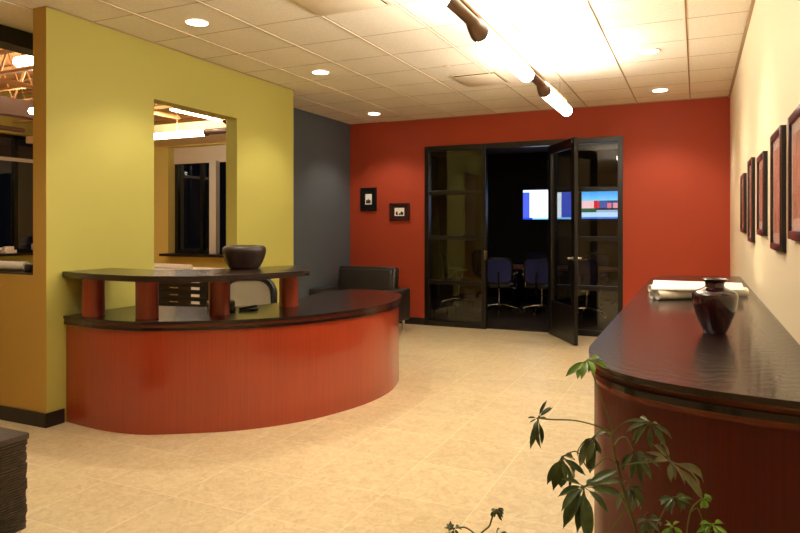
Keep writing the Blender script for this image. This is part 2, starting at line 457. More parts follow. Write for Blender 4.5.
# conference table
wood = mat('honey_table_wood', (168, 100, 46), .3); v = coords(wood, (2, 30, 30)); n, r = noise_color(wood, (150, 86, 38), (184, 114, 56), v, 2); L(wood, r.outputs['Color'], BS(wood).inputs['Base Color'])
t = empty('conference_table', (-2.3, 11.7, 0)); tag(t, 'honey wood conference table in the dark room behind the glass', 'table')
b = B(); P = [Vector((1.15 * math.copysign(abs(math.cos(a)) ** .45, math.cos(a)), .5 * math.copysign(abs(math.sin(a)) ** .45, math.sin(a)))) for a in [2 * PI * k / 48 + .01 for k in range(48)]]
prism(b, P, .705, .74, .006); obj('tabletop', b, wood, t)
for sx in (-.7, .7):
    b = B(); box(b, sx - .03, sx + .03, -.3, .3, .03, .705, bev=.006); box(b, sx - .05, sx + .05, -.38, .38, 0, .03, bev=.005); obj('leg', b, M['black'], t)

# mesh office chair -------------------------------------------------
blue = mat('dark_blue_mesh', (52, 57, 118), .8); v = coords(blue, (1, 1, 1)); n = N(blue, 'ShaderNodeTexChecker'); n.inputs['Scale'].default_value = 220; L(blue, v, n.inputs['Vector']); bump(blue, n.outputs['Fac'], .3, .002)
beige = mat('beige_mesh', (150, 138, 112), .8); v = coords(beige); n = N(beige, 'ShaderNodeTexChecker'); n.inputs['Scale'].default_value = 220; L(beige, v, n.inputs['Vector']); bump(beige, n.outputs['Fac'], .3, .002)
def rrect(w, h, r, n=5):
    out = []
    for cx, cy, a0 in ((w / 2 - r, h / 2 - r, 0), (-w / 2 + r, h / 2 - r, 90), (-w / 2 + r, -h / 2 + r, 180), (w / 2 - r, -h / 2 + r, 270)):
        for k in range(n + 1):
            a = math.radians(a0 + 90 * k / n); out.append((cx + r * math.cos(a), cy + r * math.sin(a)))
    return out
def office_chair(fabric, label, group, bw=.44, bh=.46, ztop=.95, frame_r=.016, base_mat=None, rad=.11):
    """faces -Y; origin on the floor under the seat"""
    base_mat = base_mat or M['chrome']
    t = empty('office_chair'); tag(t, label, 'chair', group)
    b = B(); P = rrect(.48, .46, .1); prism(b, [(x, y - .02) for x, y in P], .43, .495, .02); obj('seat', b, M['leather'], t)
    # backrest: curved panel in a bent tube frame
    zc = ztop - bh / 2
    def bp(u, vv): return Vector((u, .24 + .05 * vv / bh - .9 * u * u * .5 + .02, zc + vv))
    R = rrect(bw, bh, rad, 6)
    b = B()
    c = [bp(x, z) for x, z in R] ; c.append(c[0]); c.append(c[1]); tube(b, c, frame_r, 8, cap=False); obj('back_frame', b, M['black_plastic'], t)
    b = B(); nx, nz = 10, 10; g = []
    for i in range(nx + 1):
        row = []
        for j in range(nz + 1):
            u = -1 + 2 * i / nx; w_ = -1 + 2 * j / nz
            # squircle map
            U = u * math.sqrt(1 - .28 * w_ * w_); W = w_ * math.sqrt(1 - .28 * u * u)
            row.append(bp(U * bw / 2, W * bh / 2))
        g.append(row)
    fr = [[b.verts.new(p + Vector((0, -.004, 0))) for p in row] for row in g]; bk_ = [[b.verts.new(p + Vector((0, .004, 0))) for p in row] for row in g]
    for i in range(nx):
        for j in range(nz):
            b.faces.new((fr[i][j], fr[i + 1][j], fr[i + 1][j + 1], fr[i][j + 1])); b.faces.new((bk_[i][j], bk_[i][j + 1], bk_[i + 1][j + 1], bk_[i + 1][j]))
    for i in range(nx):
        b.faces.new((fr[i][0], bk_[i][0], bk_[i + 1][0], fr[i + 1][0])); b.faces.new((fr[i][nz], fr[i + 1][nz], bk_[i + 1][nz], bk_[i][nz]))
    for j in range(nz):
        b.faces.new((fr[0][j], fr[0][j + 1], bk_[0][j + 1], bk_[0][j])); b.faces.new((fr[nx][j], bk_[nx][j], bk_[nx][j + 1], fr[nx][j + 1]))
    obj('backrest', b, fabric, t)
    b = B(); tube(b, catmull([(0, .05, .42), (0, .2, .42), (0, .30, .48), (0, .28, zc - .02)], 5), .018, 8); obj('back_support', b, M['black_plastic'], t)
    for s in (-1, 1):
        b = B(); tube(b, catmull([(s * .2, .0, .42), (s * .275, .0, .42), (s * .29, .0, .50), (s * .285, -.02, .64), (s * .28, .1, .66), (s * .25, .22, .66)], 5), .012, 8)
        ar = obj('armrest', b, base_mat, t)
        b = B(); box(b, s * .283 - .03, s * .283 + .03, -.1, .14, .655, .685, bev=.01); obj('arm_pad', b, M['black_plastic'], ar)
    b = B(); tube(b, [(0, 0, .10), (0, 0, .28)], .03, 14); tube(b, [(0, 0, .28), (0, 0, .43)], .018, 14); obj('gas_column', b, base_mat, t)
    b = B()
    for k in range(5):
        a = 2 * PI * k / 5 + .3; c_, s_ = math.cos(a), math.sin(a)
        tube(b, [(0, 0, .13), (.12 * c_, .12 * s_, .125), (.31 * c_, .31 * s_, .085)], [.024, .021, .013], 8)
    st = obj('star_base', b, base_mat, t)
    for k in range(5):
        b = B(); a = 2 * PI * k / 5 + .3; c_, s_ = math.cos(a), math.sin(a)
        X, Y = .31 * c_, .31 * s_
        tube(b, [(X - .022 * s_, Y + .022 * c_, .031), (X + .022 * s_, Y - .022 * c_, .031)], .03, 12); tube(b, [(X, Y, .05), (X, Y, .09)], .008, 8)
        obj('caster', b, M['black_plastic'], st)
    return t
CG = 'office chairs around the conference table'
ch0 = office_chair(blue, 'office chair just inside the open doorway, nearest the left mullion', CG, bh=.42, ztop=.93)
spots = [((-3.06, 10.75), PI + .25, None), ((-2.36, 10.88), PI - .12, 'office chair seen between the doorway and the open leaf, blue back'),
         ((-1.62, 10.85), PI - .1, 'office chair seen through the right side window, low behind the pane'),
         ((-3.98, 11.3), PI / 2 + .5, 'office chair behind the left side window, turned sideways'),
         ((-2.85, 12.62), .1, 'office chair across the table below the document screen'),
         ((-1.75, 12.6), -.1, 'office chair across the table below the building screen')]
for k, (p, rz, lb) in enumerate(spots):
    o = ch0 if k == 0 else copy_tree(ch0)
    o.location = (p[0], p[1], 0); o.rotation_euler = (0, 0, rz)
    if lb: o['label'] = lb

# ------------------------------------------------------------------ reception desk
DF = V2([(-4.28, 3.335), (-4.06, 3.31), (-3.84, 3.298), (-3.64, 3.315), (-3.47, 3.365), (-3.22, 3.515), (-2.975, 3.69), (-2.76, 3.93), (-2.58, 4.25), (-2.45, 4.70), (-2.43, 5.11), (-2.50, 5.45), (-2.63, 5.76), (-2.85, 5.98), (-3.12, 6.06), (-3.33, 6.03)])
DI = V2([(-3.45, 5.75), (-3.40, 5.4), (-3.30, 4.95), (-3.32, 4.60), (-3.46, 4.35), (-3.71, 4.17), (-4.0, 4.10), (-4.28, 4.09)])
top = catmull(DF, 8); inner = catmull(DI, 6)
def clampx(P, x=XL + .001): return [Vector((max(p.x, x), p.y)) for p in P]
desk = empty('reception_desk', (-3.5, 4.4, 0)); tag(desk, 'curved glossy cherry reception desk with black tops against the yellow-green wall', 'desk')
def local(P, o): return [Vector((p.x - o[0], p.y - o[1])) for p in P]
DO = (-3.5, 4.4)
def ring(outer, inner_): return clampx(outer) + clampx(inner_)
TZ = .795
b = B(); prism(b, local(ring(top, inner), DO), TZ - .022, TZ, .004); obj('worktop', b, M['ash'], desk)
o1 = offset(top, .008); o2 = offset(top, .014)
b = B(); prism(b, local(ring(o1, inner), DO), TZ - .045, TZ - .022); obj('band', b, M['cherry_band'], desk)
b = B(); prism(b, local(ring(offset(top, .004), inner), DO), TZ - .066, TZ - .045, .003); obj('groove', b, M['edge_black'], desk)
bo = offset(top, .024); bi = offset(top, .065)
b = B(); prism(b, local(clampx(bo) + clampx(bi)[::-1], DO), .0, TZ - .062); obj('front_panel', b, M['cherry'], desk)
b = B(); box(b, -3.45 - DO[0], -3.30 - DO[0], 5.72 - DO[1], 5.76 - DO[1], 0, TZ - .062); obj('side_panel', b, M['cherry_dark'], desk)
b = B(); box(b, XL + .002 - DO[0], XL + .03 - DO[0], 3.5 - DO[1], 4.08 - DO[1], 0, TZ - .062); obj('side_panel', b, M['cherry_dark'], desk)
# raised ledge and its round posts
LF = V2([(-4.28, 3.328), (-4.05, 3.272), (-3.85, 3.235), (-3.62, 3.222), (-3.4, 3.232), (-3.12, 3.325), (-2.88, 3.54), (-2.745, 3.9), (-2.68, 4.20)])
LI = V2([(-2.97, 4.65), (-3.12, 4.66), (-3.215, 4.52), (-3.26, 4.3), (-3.37, 4.08), (-3.52, 3.86), (-3.8, 3.76), (-4.28, 3.78)])
LZ = 1.125
b = B(); prism(b, local(ring(catmull(LF, 8), catmull(LI, 6)), DO), LZ - .042, LZ, .004); obj('transaction_ledge', b, M['ash'], desk)
for (x, y) in ((-4.076, 3.43), (-3.615, 3.50), (-3.28, 3.885), (-3.095, 4.53)):
    b = B(); lathe(b, [(0, TZ), (.079, TZ), (.079, LZ - .042), (0, LZ - .042)], (x - DO[0], y - DO[1], 0), 36); obj('post', b, M['cherry'], desk)

# leather bowl on the ledge
bm_ = mat('dark_brown_leather', (48, 33, 26), .38); v = coords(bm_); n = N(bm_, 'ShaderNodeTexNoise'); n.inputs['Scale'].default_value = 120; L(bm_, v, n.inputs['Vector']); bump(bm_, n.outputs['Fac'], .15, .003)
def sq(x, y):
    k = 1 / (abs(x) ** 2.6 + abs(y) ** 2.6) ** (1 / 2.6); return x * k, y * k
b = B()
prof = [(0, 0), (.098, 0), (.112, .006), (.130, .04), (.146, .08), (.158, .12), (.161, .145), (.156, .163), (.142, .176), (.124, .181), (.112, .178), (.108, .170), (.115, .14), (.11, .09), (.09, .04), (0, .03)]
lathe(b, prof, (0, 0, 0), 48, sq)
o = obj('leather_bowl', b, bm_); o.location = (-3.27, 4.17, LZ + .001); o.rotation_euler = (0, 0, .5); o.scale = (1.05, 1.05, 1.0)
tag(o, 'dark brown leather bowl with rolled rim on the raised desk ledge', 'bowl')

# phone and stapler on the worktop
t = empty('desk_phone', (-3.385, 4.03, TZ + .001), .75); tag(t, 'black desk phone behind the third post of the reception desk', 'phone')
b = B(); Mx = Matrix.Rotation(math.radians(0), 4, 'X'); box(b, -.105, .105, -.09, .09, 0, .035, bev=.008)
box(b, -.105, .105, -.02, .09, .03, .075, bev=.008); obj('phone_base', b, M['black_plastic'], t)
b = B(); tube(b, catmull([(-.08, -.085, .055), (-.08, -.04, .065), (-.08, .05, .090), (-.08, .09, .085)], 4), [.017] * 3 + [.012] * 8 + [.017] * 2, 10); obj('handset', b, M['black_plastic'], t)
b = B()
for i in range(3):
    for j in range(4): box(b, -.01 + i * .028, .01 + i * .028, -.075 + j * .014, -.066 + j * .014, .034, .038)
obj('keypad', b, M['white_plastic'], t)
t = empty('stapler', (-3.22, 4.16, TZ + .001), .9); tag(t, 'small black stapler lying on the reception desk beside the phone', 'stapler')
b = B(); box(b, -.075, .075, -.018, .018, 0, .012, bev=.004); obj('stapler_base', b, M['black_plastic'], t)
b = B(); box(b, -.075, .07, -.014, .014, .014, .034, bev=.006, M=Matrix.Rotation(-.10, 4, 'Y')); obj('stapler_arm', b, M['black_plastic'], t)

# receptionist's chair
rc = office_chair(beige, 'beige-backed black-framed task chair behind the reception desk', None, bw=.50, bh=.50, ztop=.955, rad=.17, frame_r=.034, base_mat=M['black_plastic'])
rc.location = (-3.86, 4.98, 0); rc.rotation_euler = (0, 0, math.radians(38))

# ------------------------------------------------------------------ long counter on the right
E0 = V2([(-.381, 2.70), (-.379, 2.60), (-.362, 2.47), (-.335, 2.36), (-.29, 2.262), (-.22, 2.175), (-.128, 2.112), (.009, 2.06), (.134, 2.033), (.25, 2.018), (XR - .001, 2.01)])
near = catmull(E0, 6)
far = [Vector((p.x, 8.86 - p.y)) for p in near]
cnt = empty('long_counter', (0, 4.4, 0)); tag(cnt, 'long counter with bowed ends and black grained top along the cream wall', 'counter')
def outline(d):
    n_ = offset(near, d); f_ = [Vector((p.x, 8.86 - p.y)) for p in n_]
    n_[-1].x = f_[-1].x = XR - .001
    return [Vector((min(p.x, XR - .001), p.y - 4.4)) for p in n_ + f_[::-1]]
def base_outline(d):
    n_ = V2([(-.337 + d, 3.0), (-.337 + d, 2.43 + d)]) + catmull(V2([(-.30 + d * .6, 2.345 + d), (-.22, 2.25 + d), (-.128, 2.178 + d), (.009, 2.118 + d), (.134, 2.085 + d), (.25, 2.066 + d), (XR - .001, 2.055 + d)]), 6)
    f_ = [Vector((p.x, 8.86 - p.y)) for p in n_]
    return [Vector((p.x, p.y - 4.4)) for p in n_ + f_[::-1]]
CT = .988
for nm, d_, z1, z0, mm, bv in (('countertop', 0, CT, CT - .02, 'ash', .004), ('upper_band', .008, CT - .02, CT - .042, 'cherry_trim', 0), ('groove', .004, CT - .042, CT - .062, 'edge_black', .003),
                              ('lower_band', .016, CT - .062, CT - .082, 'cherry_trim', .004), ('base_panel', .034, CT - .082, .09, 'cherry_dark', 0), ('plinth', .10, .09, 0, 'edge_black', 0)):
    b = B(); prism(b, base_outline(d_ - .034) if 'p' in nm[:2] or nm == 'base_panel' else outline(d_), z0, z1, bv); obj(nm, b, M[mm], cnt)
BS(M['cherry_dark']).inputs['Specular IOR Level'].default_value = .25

# vase
vm = mat('plum_glaze', (46, 9, 18), .12, coat=.8, coat_rough=.03)
b = B()
prof = [(0, 0), (.048, 0), (.052, .004), (.070, .04), (.090, .09), (.1005, .132), (.1035, .158), (.103, .168), (.099, .176), (.08, .187), (.060, .195), (.045, .202), (.042, .21), (.044, .222), (.056, .232), (.059, .236), (.056, .239), (.045, .233), (.036, .22), (.036, .2), (.08, .165), (.04, .02), (0, .015)]
lathe(b, prof, seg=56)
vs = obj('vase', b, vm); vs.location = (.073, 3.17, CT + .0005); vs.scale = (.9, .9, 1.0); tag(vs, 'glossy dark plum ceramic vase with flared lip on the long counter', 'vase')

# paper rolls and sheets behind the vase
def roll(p, q, r, label, tilt=0):
    bm = B(); a = Vector((p[0], p[1], CT + r + .001)); c = Vector((q[0], q[1], CT + r + .001))
    ax = (c - a).normalized(); u = ax.orthogonal().normalized(); w_ = ax.cross(u); rings = []
    turns = 2.6; n_ = 64
    for e in (a, c):
        rings.append([bm.verts.new(e + (u * math.cos(2 * PI * turns * k / n_) + w_ * math.sin(2 * PI * turns * k / n_)) * (r - (r * .32) * k / n_)) for k in range(n_ + 1)])
    for k in range(n_): bm.faces.new((rings[0][k], rings[0][k + 1], rings[1][k + 1], rings[1][k]))
    o = obj('paper_roll', bm, M['paper'], recalc=False); tag(o, label, 'paper', 'rolled drawings on the long counter')
    return o
roll((-.225, 4.42), (.30, 4.93), .030, 'rolled white drawing nearest the vase on the long counter')
roll((-.262, 4.47), (.26, 4.99), .027, 'rolled white drawing lying behind the front roll on the counter')
def sheet(name, cs, lift, label, thick=.003, grp=None, m_='paper'):
    """cs: four corners; a thin gently waved stack"""
    bm = B(); nn = 8; A, Bq, Cq, D = [Vector(c) for c in cs]; up = []; lo = []
    for i in range(nn + 1):
        ru, rl = [], []
        for j in range(nn + 1):
            s, t_ = i / nn, j / nn
            p = (A * (1 - s) + Bq * s) * (1 - t_) + (D * (1 - s) + Cq * s) * t_
            p.z += lift * math.sin(s * PI) * math.sin(t_ * PI * 1.0)
            ru.append(bm.verts.new(p + Vector((0, 0, thick)))); rl.append(bm.verts.new(p))
        up.append(ru); lo.append(rl)
    for i in range(nn):
        for j in range(nn):
            bm.faces.new((up[i][j], up[i + 1][j], up[i + 1][j + 1], up[i][j + 1])); bm.faces.new((lo[i][j], lo[i][j + 1], lo[i + 1][j + 1], lo[i + 1][j]))
        bm.faces.new((up[i][0], lo[i][0], lo[i + 1][0], up[i + 1][0])); bm.faces.new((up[i][nn], up[i + 1][nn], lo[i + 1][nn], lo[i][nn]))
        bm.faces.new((up[0][i], up[0][i + 1], lo[0][i + 1], lo[0][i])); bm.faces.new((up[nn][i], lo[nn][i], lo[nn][i + 1], up[nn][i + 1]))
    o = obj(name, bm, M[m_]); tag(o, label, 'paper', grp); return o
roll((-.30, 4.90), (.20, 5.28), .029, 'white drawing roll under the far edge of the flat sheets')
sheet('paper_sheets', [(-.262, 4.42, CT + .0635), (.275, 4.60, CT + .0635), (.29, 5.16, CT + .0635), (-.29, 5.16, CT + .0635)], .004, 'flat white drawing sheets resting on top of the rolls on the counter', .008)

# picture frames on the cream wall ---------------------------------
fm = mat('mahogany_frame', (72, 30, 26), .3, coat=.3); fb = mat('black_frame_side', (22, 14, 12), .4)
def artmat(name, c1, c2, sc):
    m = mat(name, c1, .55); v = coords(m, (3, 3, 1.2)); n, r = noise_color(m, c1, c2, v, sc, 5, .35, .7, .6, .8)
    L(m, r.outputs['Color'], BS(m).inputs['Base Color']); return m
pane_m = glass('picture_glass', (.98, .98, .98), 1.0, 1.16)
frames = [(5.975, 6.417, 1.41, 1.895, 'small framed print farthest along the cream wall, near the corner'),
          (5.145, 5.523, 1.348, 1.943, 'tall framed print second from the corner on the cream wall'),
          (4.27, 4.706, 1.405, 1.894, 'framed print in the middle of the five on the cream wall'),
          (3.42, 3.873, 1.342, 1.922, 'largest tall framed print, second nearest on the cream wall'),
          (2.70, 3.157, 1.405, 1.912, 'nearest framed print on the cream wall, cut by the photo edge')]
for k, (ya, yb, za, zb, lb) in enumerate(frames):
    t = empty('picture_frame', (XR, (ya + yb) / 2, za)); tag(t, lb, 'picture', 'framed prints on the cream wall')
    hw = (yb - ya) / 2; hh = zb - za; fw = .033
    b = B()
    for q in ((-hw, -hw + fw, 0, hh), (hw - fw, hw, 0, hh), (-hw + fw, hw - fw, 0, fw), (-hw + fw, hw - fw, hh - fw, hh)):
        box(b, -.026, -.020, q[0], q[1], q[2], q[3], bev=.002)
    obj('frame', b, fm, t)
    b = B(); box(b, -.012, -.001, -hw + .001, hw - .001, -.006, hh - .001)
    for q in ((-hw + .001, -hw + fw - .002, 0.001, hh - .001), (hw - fw + .002, hw - .001, 0.001, hh - .001), (-hw + fw, hw - fw, 0.001, fw), (-hw + fw, hw - fw, hh - fw, hh - .001)): box(b, -.020, -.012, *q)
    obj('backing', b, fb, t)
    b = B(); box(b, -.0145, -.012, -hw + fw, hw - fw, fw, hh - fw); obj('mat_board', b, M['paper'], t)
    b = B(); box(b, -.0155, -.0145, -hw + fw + .045, hw - fw - .045, fw + .05, hh - fw - .05)
    obj('print', b, artmat('print_%d' % k, (226, 204, 178), ((150, 104, 92), (160, 112, 94), (140, 92, 88), (158, 106, 88), (150, 100, 90))[k], 5 + k), t)
    b = B(); box(b, -.019, -.0175, -hw + fw, hw - fw, fw, hh - fw); obj('picture_glass', b, pane_m, t)

# two small pictures on the red wall
def small_frame(x0, x1, z0, z1, fmat, iw, ih, label, kind):
    t = empty('picture_frame', ((x0 + x1) / 2, YB, z0)); tag(t, label, 'picture')
    hw = (x1 - x0) / 2; hh = z1 - z0; f_ = .03; b = B()
    for q in ((-hw, -hw + f_, 0, hh), (hw - f_, hw, 0, hh), (-hw + f_, hw - f_, 0, f_), (-hw + f_, hw - f_, hh - f_, hh)):
        box(b, q[0], q[1], -.028, -.001, q[2], q[3], bev=.003)
    obj('frame', b, fmat, t)
    b = B(); box(b, -hw + f_, hw - f_, -.016, -.002, f_, hh - f_); obj('mat_board', b, fmat, t)
    b = B(); box(b, -iw / 2, iw / 2, -.018, -.016, hh / 2 - ih / 2, hh / 2 + ih / 2); obj('print', b, M['paper'], t)
    b = B(); random.seed(kind); dk = mat('dark_photo_tone', (58, 44, 34), .6)
    for k in range(7):
        w_ = iw * random.uniform(.1, .28); h_ = ih * random.uniform(.15, .5); cx = random.uniform(-iw / 2 + w_ / 2 + .006, iw / 2 - w_ / 2 - .006)
        P = [(cx + w_ / 2 * math.cos(a), hh / 2 - ih / 2 + .012 + h_ / 2 + h_ / 2 * math.sin(a)) for a in [2 * PI * q / 12 for q in range(12)]]
        vs_ = [b.verts.new((p[0], -.0186 - k * .0002, p[1])) for p in P]; vb = [b.verts.new((p[0], -.018, p[1])) for p in P]
        b.faces.new(vs_)
        for q in range(12): b.faces.new((vs_[q], vs_[(q + 1) % 12], vb[(q + 1) % 12], vb[q]))
    obj('figure', b, dk, t)
small_frame(-4.725, -4.45, 1.70, 2.055, M['black'], .11, .16, 'small upright black-framed photo on the red wall by the corner', 3)
small_frame(-4.23, -3.90, 1.545, 1.812, mat('brown_frame', (58, 24, 16), .4), .16, .12, 'small wide brown-framed photo on the red wall beside the glass', 5)

# ------------------------------------------------------------------ armchair in the corner
t = empty('armchair', (-4.29, 8.03, 0)); tag(t, 'black leather armchair with low square arms in the red and grey corner', 'armchair')
# faces -Y; x from -.62 to .62 about the origin, clear of both walls
b = B(); box(b, -.42, .42, -.33, .28, .15, .40, bev=.03); obj('seat', b, M['leather'], t)
b = B(); box(b, -.41, .41, -.36, .20, .40, .47, bev=.03, seg=3); obj('seat_cushion', b, M['leather'], t)
b = B(); Mx = Matrix.Translation((0, .28, .4)) @ Matrix.Rotation(math.radians(-9), 4, 'X') @ Matrix.Translation((0, -.28, -.4))
box(b, -.46, .46, .12, .27, .40, .875, bev=.035, M=Mx, seg=3)
box(b, -.42, .42, .09, .13, .46, .83, bev=.02, M=Mx, seg=3)
obj('backrest', b, M['leather'], t)
for s in (-1, 1):
    b = B(); x_ = .51
    box(b, s * x_ - .095, s * x_ + .095, -.38, .38, .15, .59, bev=.02, seg=3); obj('armrest', b, M['leather'], t)
for sx in (-.53, .53):
    for sy in (-.30, .30):
        b = B(); lathe(b, [(0, 0), (.022, 0), (.022, .15), (0, .15)], (sx, sy, 0), 16); obj('leg', b, M['chrome'], t)

# ------------------------------------------------------------------ ribbed ottoman, lower left
om = mat('dark_brown_weave', (52, 38, 28), .55); v = coords(om, (1, 1, 1)); n, r = noise_color(om, (38, 27, 20), (72, 54, 40), v, 40, 4); L(om, r.outputs['Color'], BS(om).inputs['Base Color']); bump(om, n.outputs['Fac'], .3, .004)
t = empty('ottoman', (-3.235, 1.70, 0), 0.0); tag(t, 'dark brown ribbed square ottoman at the lower left edge', 'ottoman')
b = B(); prev = None; hs_ = .36; nr = 34; z = .03
rings = []
rr = random.Random(4)
for k in range(nr):
    off = rr.uniform(-.002, .004); dz = .42 / nr
    for (q, dd) in ((.0, -.010), (.25, .0), (.75, .0), (1.0, -.010)):
        s_ = hs_ + off + dd; zz = .03 + dz * (k + q)
        rings.append([b.verts.new((x_, y_, zz)) for x_, y_ in rrect(2 * s_, 2 * s_, .03, 3)])
for i in range(len(rings) - 1):
    n_ = len(rings[i])
    for k in range(n_): b.faces.new((rings[i][k], rings[i][(k + 1) % n_], rings[i + 1][(k + 1) % n_], rings[i + 1][k]))
b.faces.new(rings[0][::-1]); b.faces.new(rings[-1])
obj('body', b, om, t, smooth=False)
b = B(); box(b, -.362, .362, -.362, .362, .45, .482, bev=.008); obj('top', b, om, t)
for sx in (-.32, .32):
    for sy in (-.32, .32):
        b = B(); lathe(b, [(0, 0), (.02, 0), (.024, .03), (0, .03)], (sx, sy, 0), 14); obj('foot', b, M['chrome'], t)

# ------------------------------------------------------------------ office things seen through the openings
t = empty('flat_file_cabinet', (-5.36, 5.72, 0)); tag(t, 'black flat-file cabinet with white-labelled drawers behind the doorway', 'cabinet')
b = B(); box(b, -.75, .75, -.40, .40, 0, .955, bev=.005); obj('body', b, M['black'], t)
for k in range(11):
    zz = .88 - k * .075
    b = B(); box(b, -.72, .72, -.417, -.40, zz - .034, zz + .034, bev=.003); dr = obj('drawer', b, M['black_plastic'], t)
    b = B(); box(b, .51, .62, -.423, -.417, zz - .014, zz + .014); obj('label_holder', b, M['paper'], dr)
    for hx in (-.42, .22):
        b = B(); box(b, hx, hx + .12, -.432, -.417, zz - .005, zz + .004, bev=.002); obj('drawer_pull', b, M['chrome'], dr)
sheet('paper_sheets', [(-6.05, 5.36, .956), (-4.66, 5.36, .956), (-4.66, 6.08, .956), (-6.05, 6.05, .956)], .0, 'white drawing sheets spread over the black flat-file cabinet', .012)
b = B(); tube(b, [(-5.9, 5.75, .997), (-5.2, 5.68, .997)], .028, 16); o = obj('paper_roll', b, M['paper']); tag(o, 'single white paper roll on the flat-file cabinet', 'paper')

# paper rolls on the low wall, small things on the sill
for k, (xa, xb, y_, r_) in enumerate(((-5.55, -4.62, YA + .08, .036), )):
    b = B(); tube(b, [(xa, y_, 1.118 + r_), (xb, y_ + .01, 1.118 + r_)], r_, 18); o = obj('paper_roll', b, M['paper']); tag(o, 'long white paper roll lying on the low wall cap', 'paper')
t = empty('binder_clip', (-4.545, YA + .09, 1.119)); tag(t, 'black clip at the end of the roll on the low wall', 'clip')
b = B(); box(b, -.065, .01, -.03, .03, 0, .055, bev=.008); obj('clip_body', b, M['black_plastic'], t)
b = B(); tube(b, catmull([(.012, -.02, .005), (.05, -.02, .045), (.05, .02, .045), (.012, .02, .005)], 4), .003, 6); obj('clip_handle', b, M['chrome'], t)
b = B(); box(b, -.16, .16, -.1, .1, 0, .06, bev=.01); box(b, -.12, -.02, -.08, .06, .06, .10, bev=.01); box(b, .03, .13, -.07, .07, .06, .12, bev=.01)
o = obj('paper_stack', b, M['paper']); o.location = (OX - .03, 7.25, 1.001); tag(o, 'pile of white papers on the far office window sill', 'paper')
t = empty('desk_printer', (OX - .02, 8.05, 1.001), .1); tag(t, 'small white printer on the far office window sill', 'printer')
b = B(); box(b, -.15, .15, -.24, .24, .04, .15, bev=.015); obj('body', b, M['white_plastic'], t)
b = B(); box(b, -.15, .12, -.2, .2, .15, .27, bev=.02, M=Matrix.Rotation(.1, 4, 'Y')); obj('paper_tray', b, M['white_plastic'], t)
b = B(); box(b, -.12, .12, -.18, .18, 0, .04, bev=.004); obj('foot', b, M['black_plastic'], t)

# bar joists of the open office
def joist(y):
    bm = B(); xa, xb = OX + .05, -5.2; zb, zt = 3.25, 3.74
    for z_ in (zb, zt): box(bm, xa, xb, y - .028, y + .028, z_ - .014, z_ + .014)
    n_ = 11; 
    for k in range(n_):
        x0_ = xa + (xb - xa) * k / n_; x1_ = xa + (xb - xa) * (k + .5) / n_; x2_ = xa + (xb - xa) * (k + 1) / n_
        tube(bm, [(x0_, y, zt), (x1_, y, zb)], .010, 6); tube(bm, [(x1_, y, zb), (x2_, y, zt)], .010, 6)
    o = obj('ceiling_truss', bm, M['steel_tan'], smooth=False); tag(o, 'tan open-web steel truss under the open office roof', 'truss', 'trusses under the open office roof')
for y in (3.75, 4.35, 4.95, 5.55, 6.15, 6.75, 7.35, 8.25): joist(y)
b = B(); box(b, -8.6, -8.5, YA, OY, 3.0, 3.22); box(b, -8.65, -8.45, YA, OY, 2.98, 3.0); o = obj('roof_girder', b, mat('grey_brown_girder', (96, 72, 54), .6)); tag(o, 'grey-brown steel girder crossing below the office trusses', 'girder')
b = B(); tube(b, [(-7.1, YA + .1, 3.1), (-7.1, 7.5, 3.1)], .03, 10); o = obj('sprinkler_pipe', b, M['steel_tan']); tag(o, 'thin tan sprinkler pipe under the office trusses', 'pipe')

# linear fluorescent pendants in the office
def pendant(p, axis, ln, label, rad=.044):
    """bright tube from p along axis (0 = X, 1 = Y) with a dark housing beyond it"""
    t = empty('pendant_light', p); tag(t, label, 'light', 'tube pendants in the open office')
    e = Vector((ln, 0, 0)) if axis == 0 else Vector((0, ln, 0)); f = e.normalized()
    b = B(); tube(b, [-f * .005, f * .02, e - f * .02, e + f * .005], [rad * .7, rad, rad, rad * .7], 16); obj('lamp_tube', b, M['office_glow'], t)
    b = B(); tube(b, [e + f * .006, e + f * .05, e + f * .09], [rad * 1.07, rad * 1.07, .03], 16); tube(b, [e + f * .09, e + f * .7], .035, 10); obj('housing', b, mat('brown_housing', (92, 62, 44), .4), t)
    b = B(); tube(b, [e * .6 + Vector((0, 0, .06)), e * .6 + Vector((0, 0, OZ - p[2] - .02))], .004, 6); obj('suspension_cable', b, M['steel_tan'], t)
    li = bpy.data.lights.new('uplight_lamp', 'AREA'); li.energy = 13 * ln; li.color = (1, .90, .74); li.shape = 'RECTANGLE'
    li.size, li.size_y = (ln * .9, .06) if axis == 0 else (.06, ln * .9)
    lo_ = bpy.data.objects.new('uplight_lamp', li); COL.objects.link(lo_); lo_.parent = t; lo_.location = e / 2 + Vector((0, 0, rad + .02)); lo_.rotation_euler = (PI, 0, 0)
pendant((-7.35, 6.93, 2.74), 0, 1.25, 'glowing tube pendant in the doorway, just above the blind')
pendant((-6.05, 6.25, 2.94), 1, .95, 'thin glowing tube pendant high in the doorway by the trusses', .015)
pendant((-5.62, 3.9, 2.95), 0, .5, 'glowing pendant nearest the ochre corner in the pass-through', )
pendant((-8.0, 5.75, 2.98), 0, .9, 'small glowing pendant farther back in the pass-through', .045)
pendant((-9.2, 4.6, 2.9), 1, 1.2, 'extra glowing pendant out of view, added to brighten the office')  # extra pendant beyond the view, added to brighten the open office

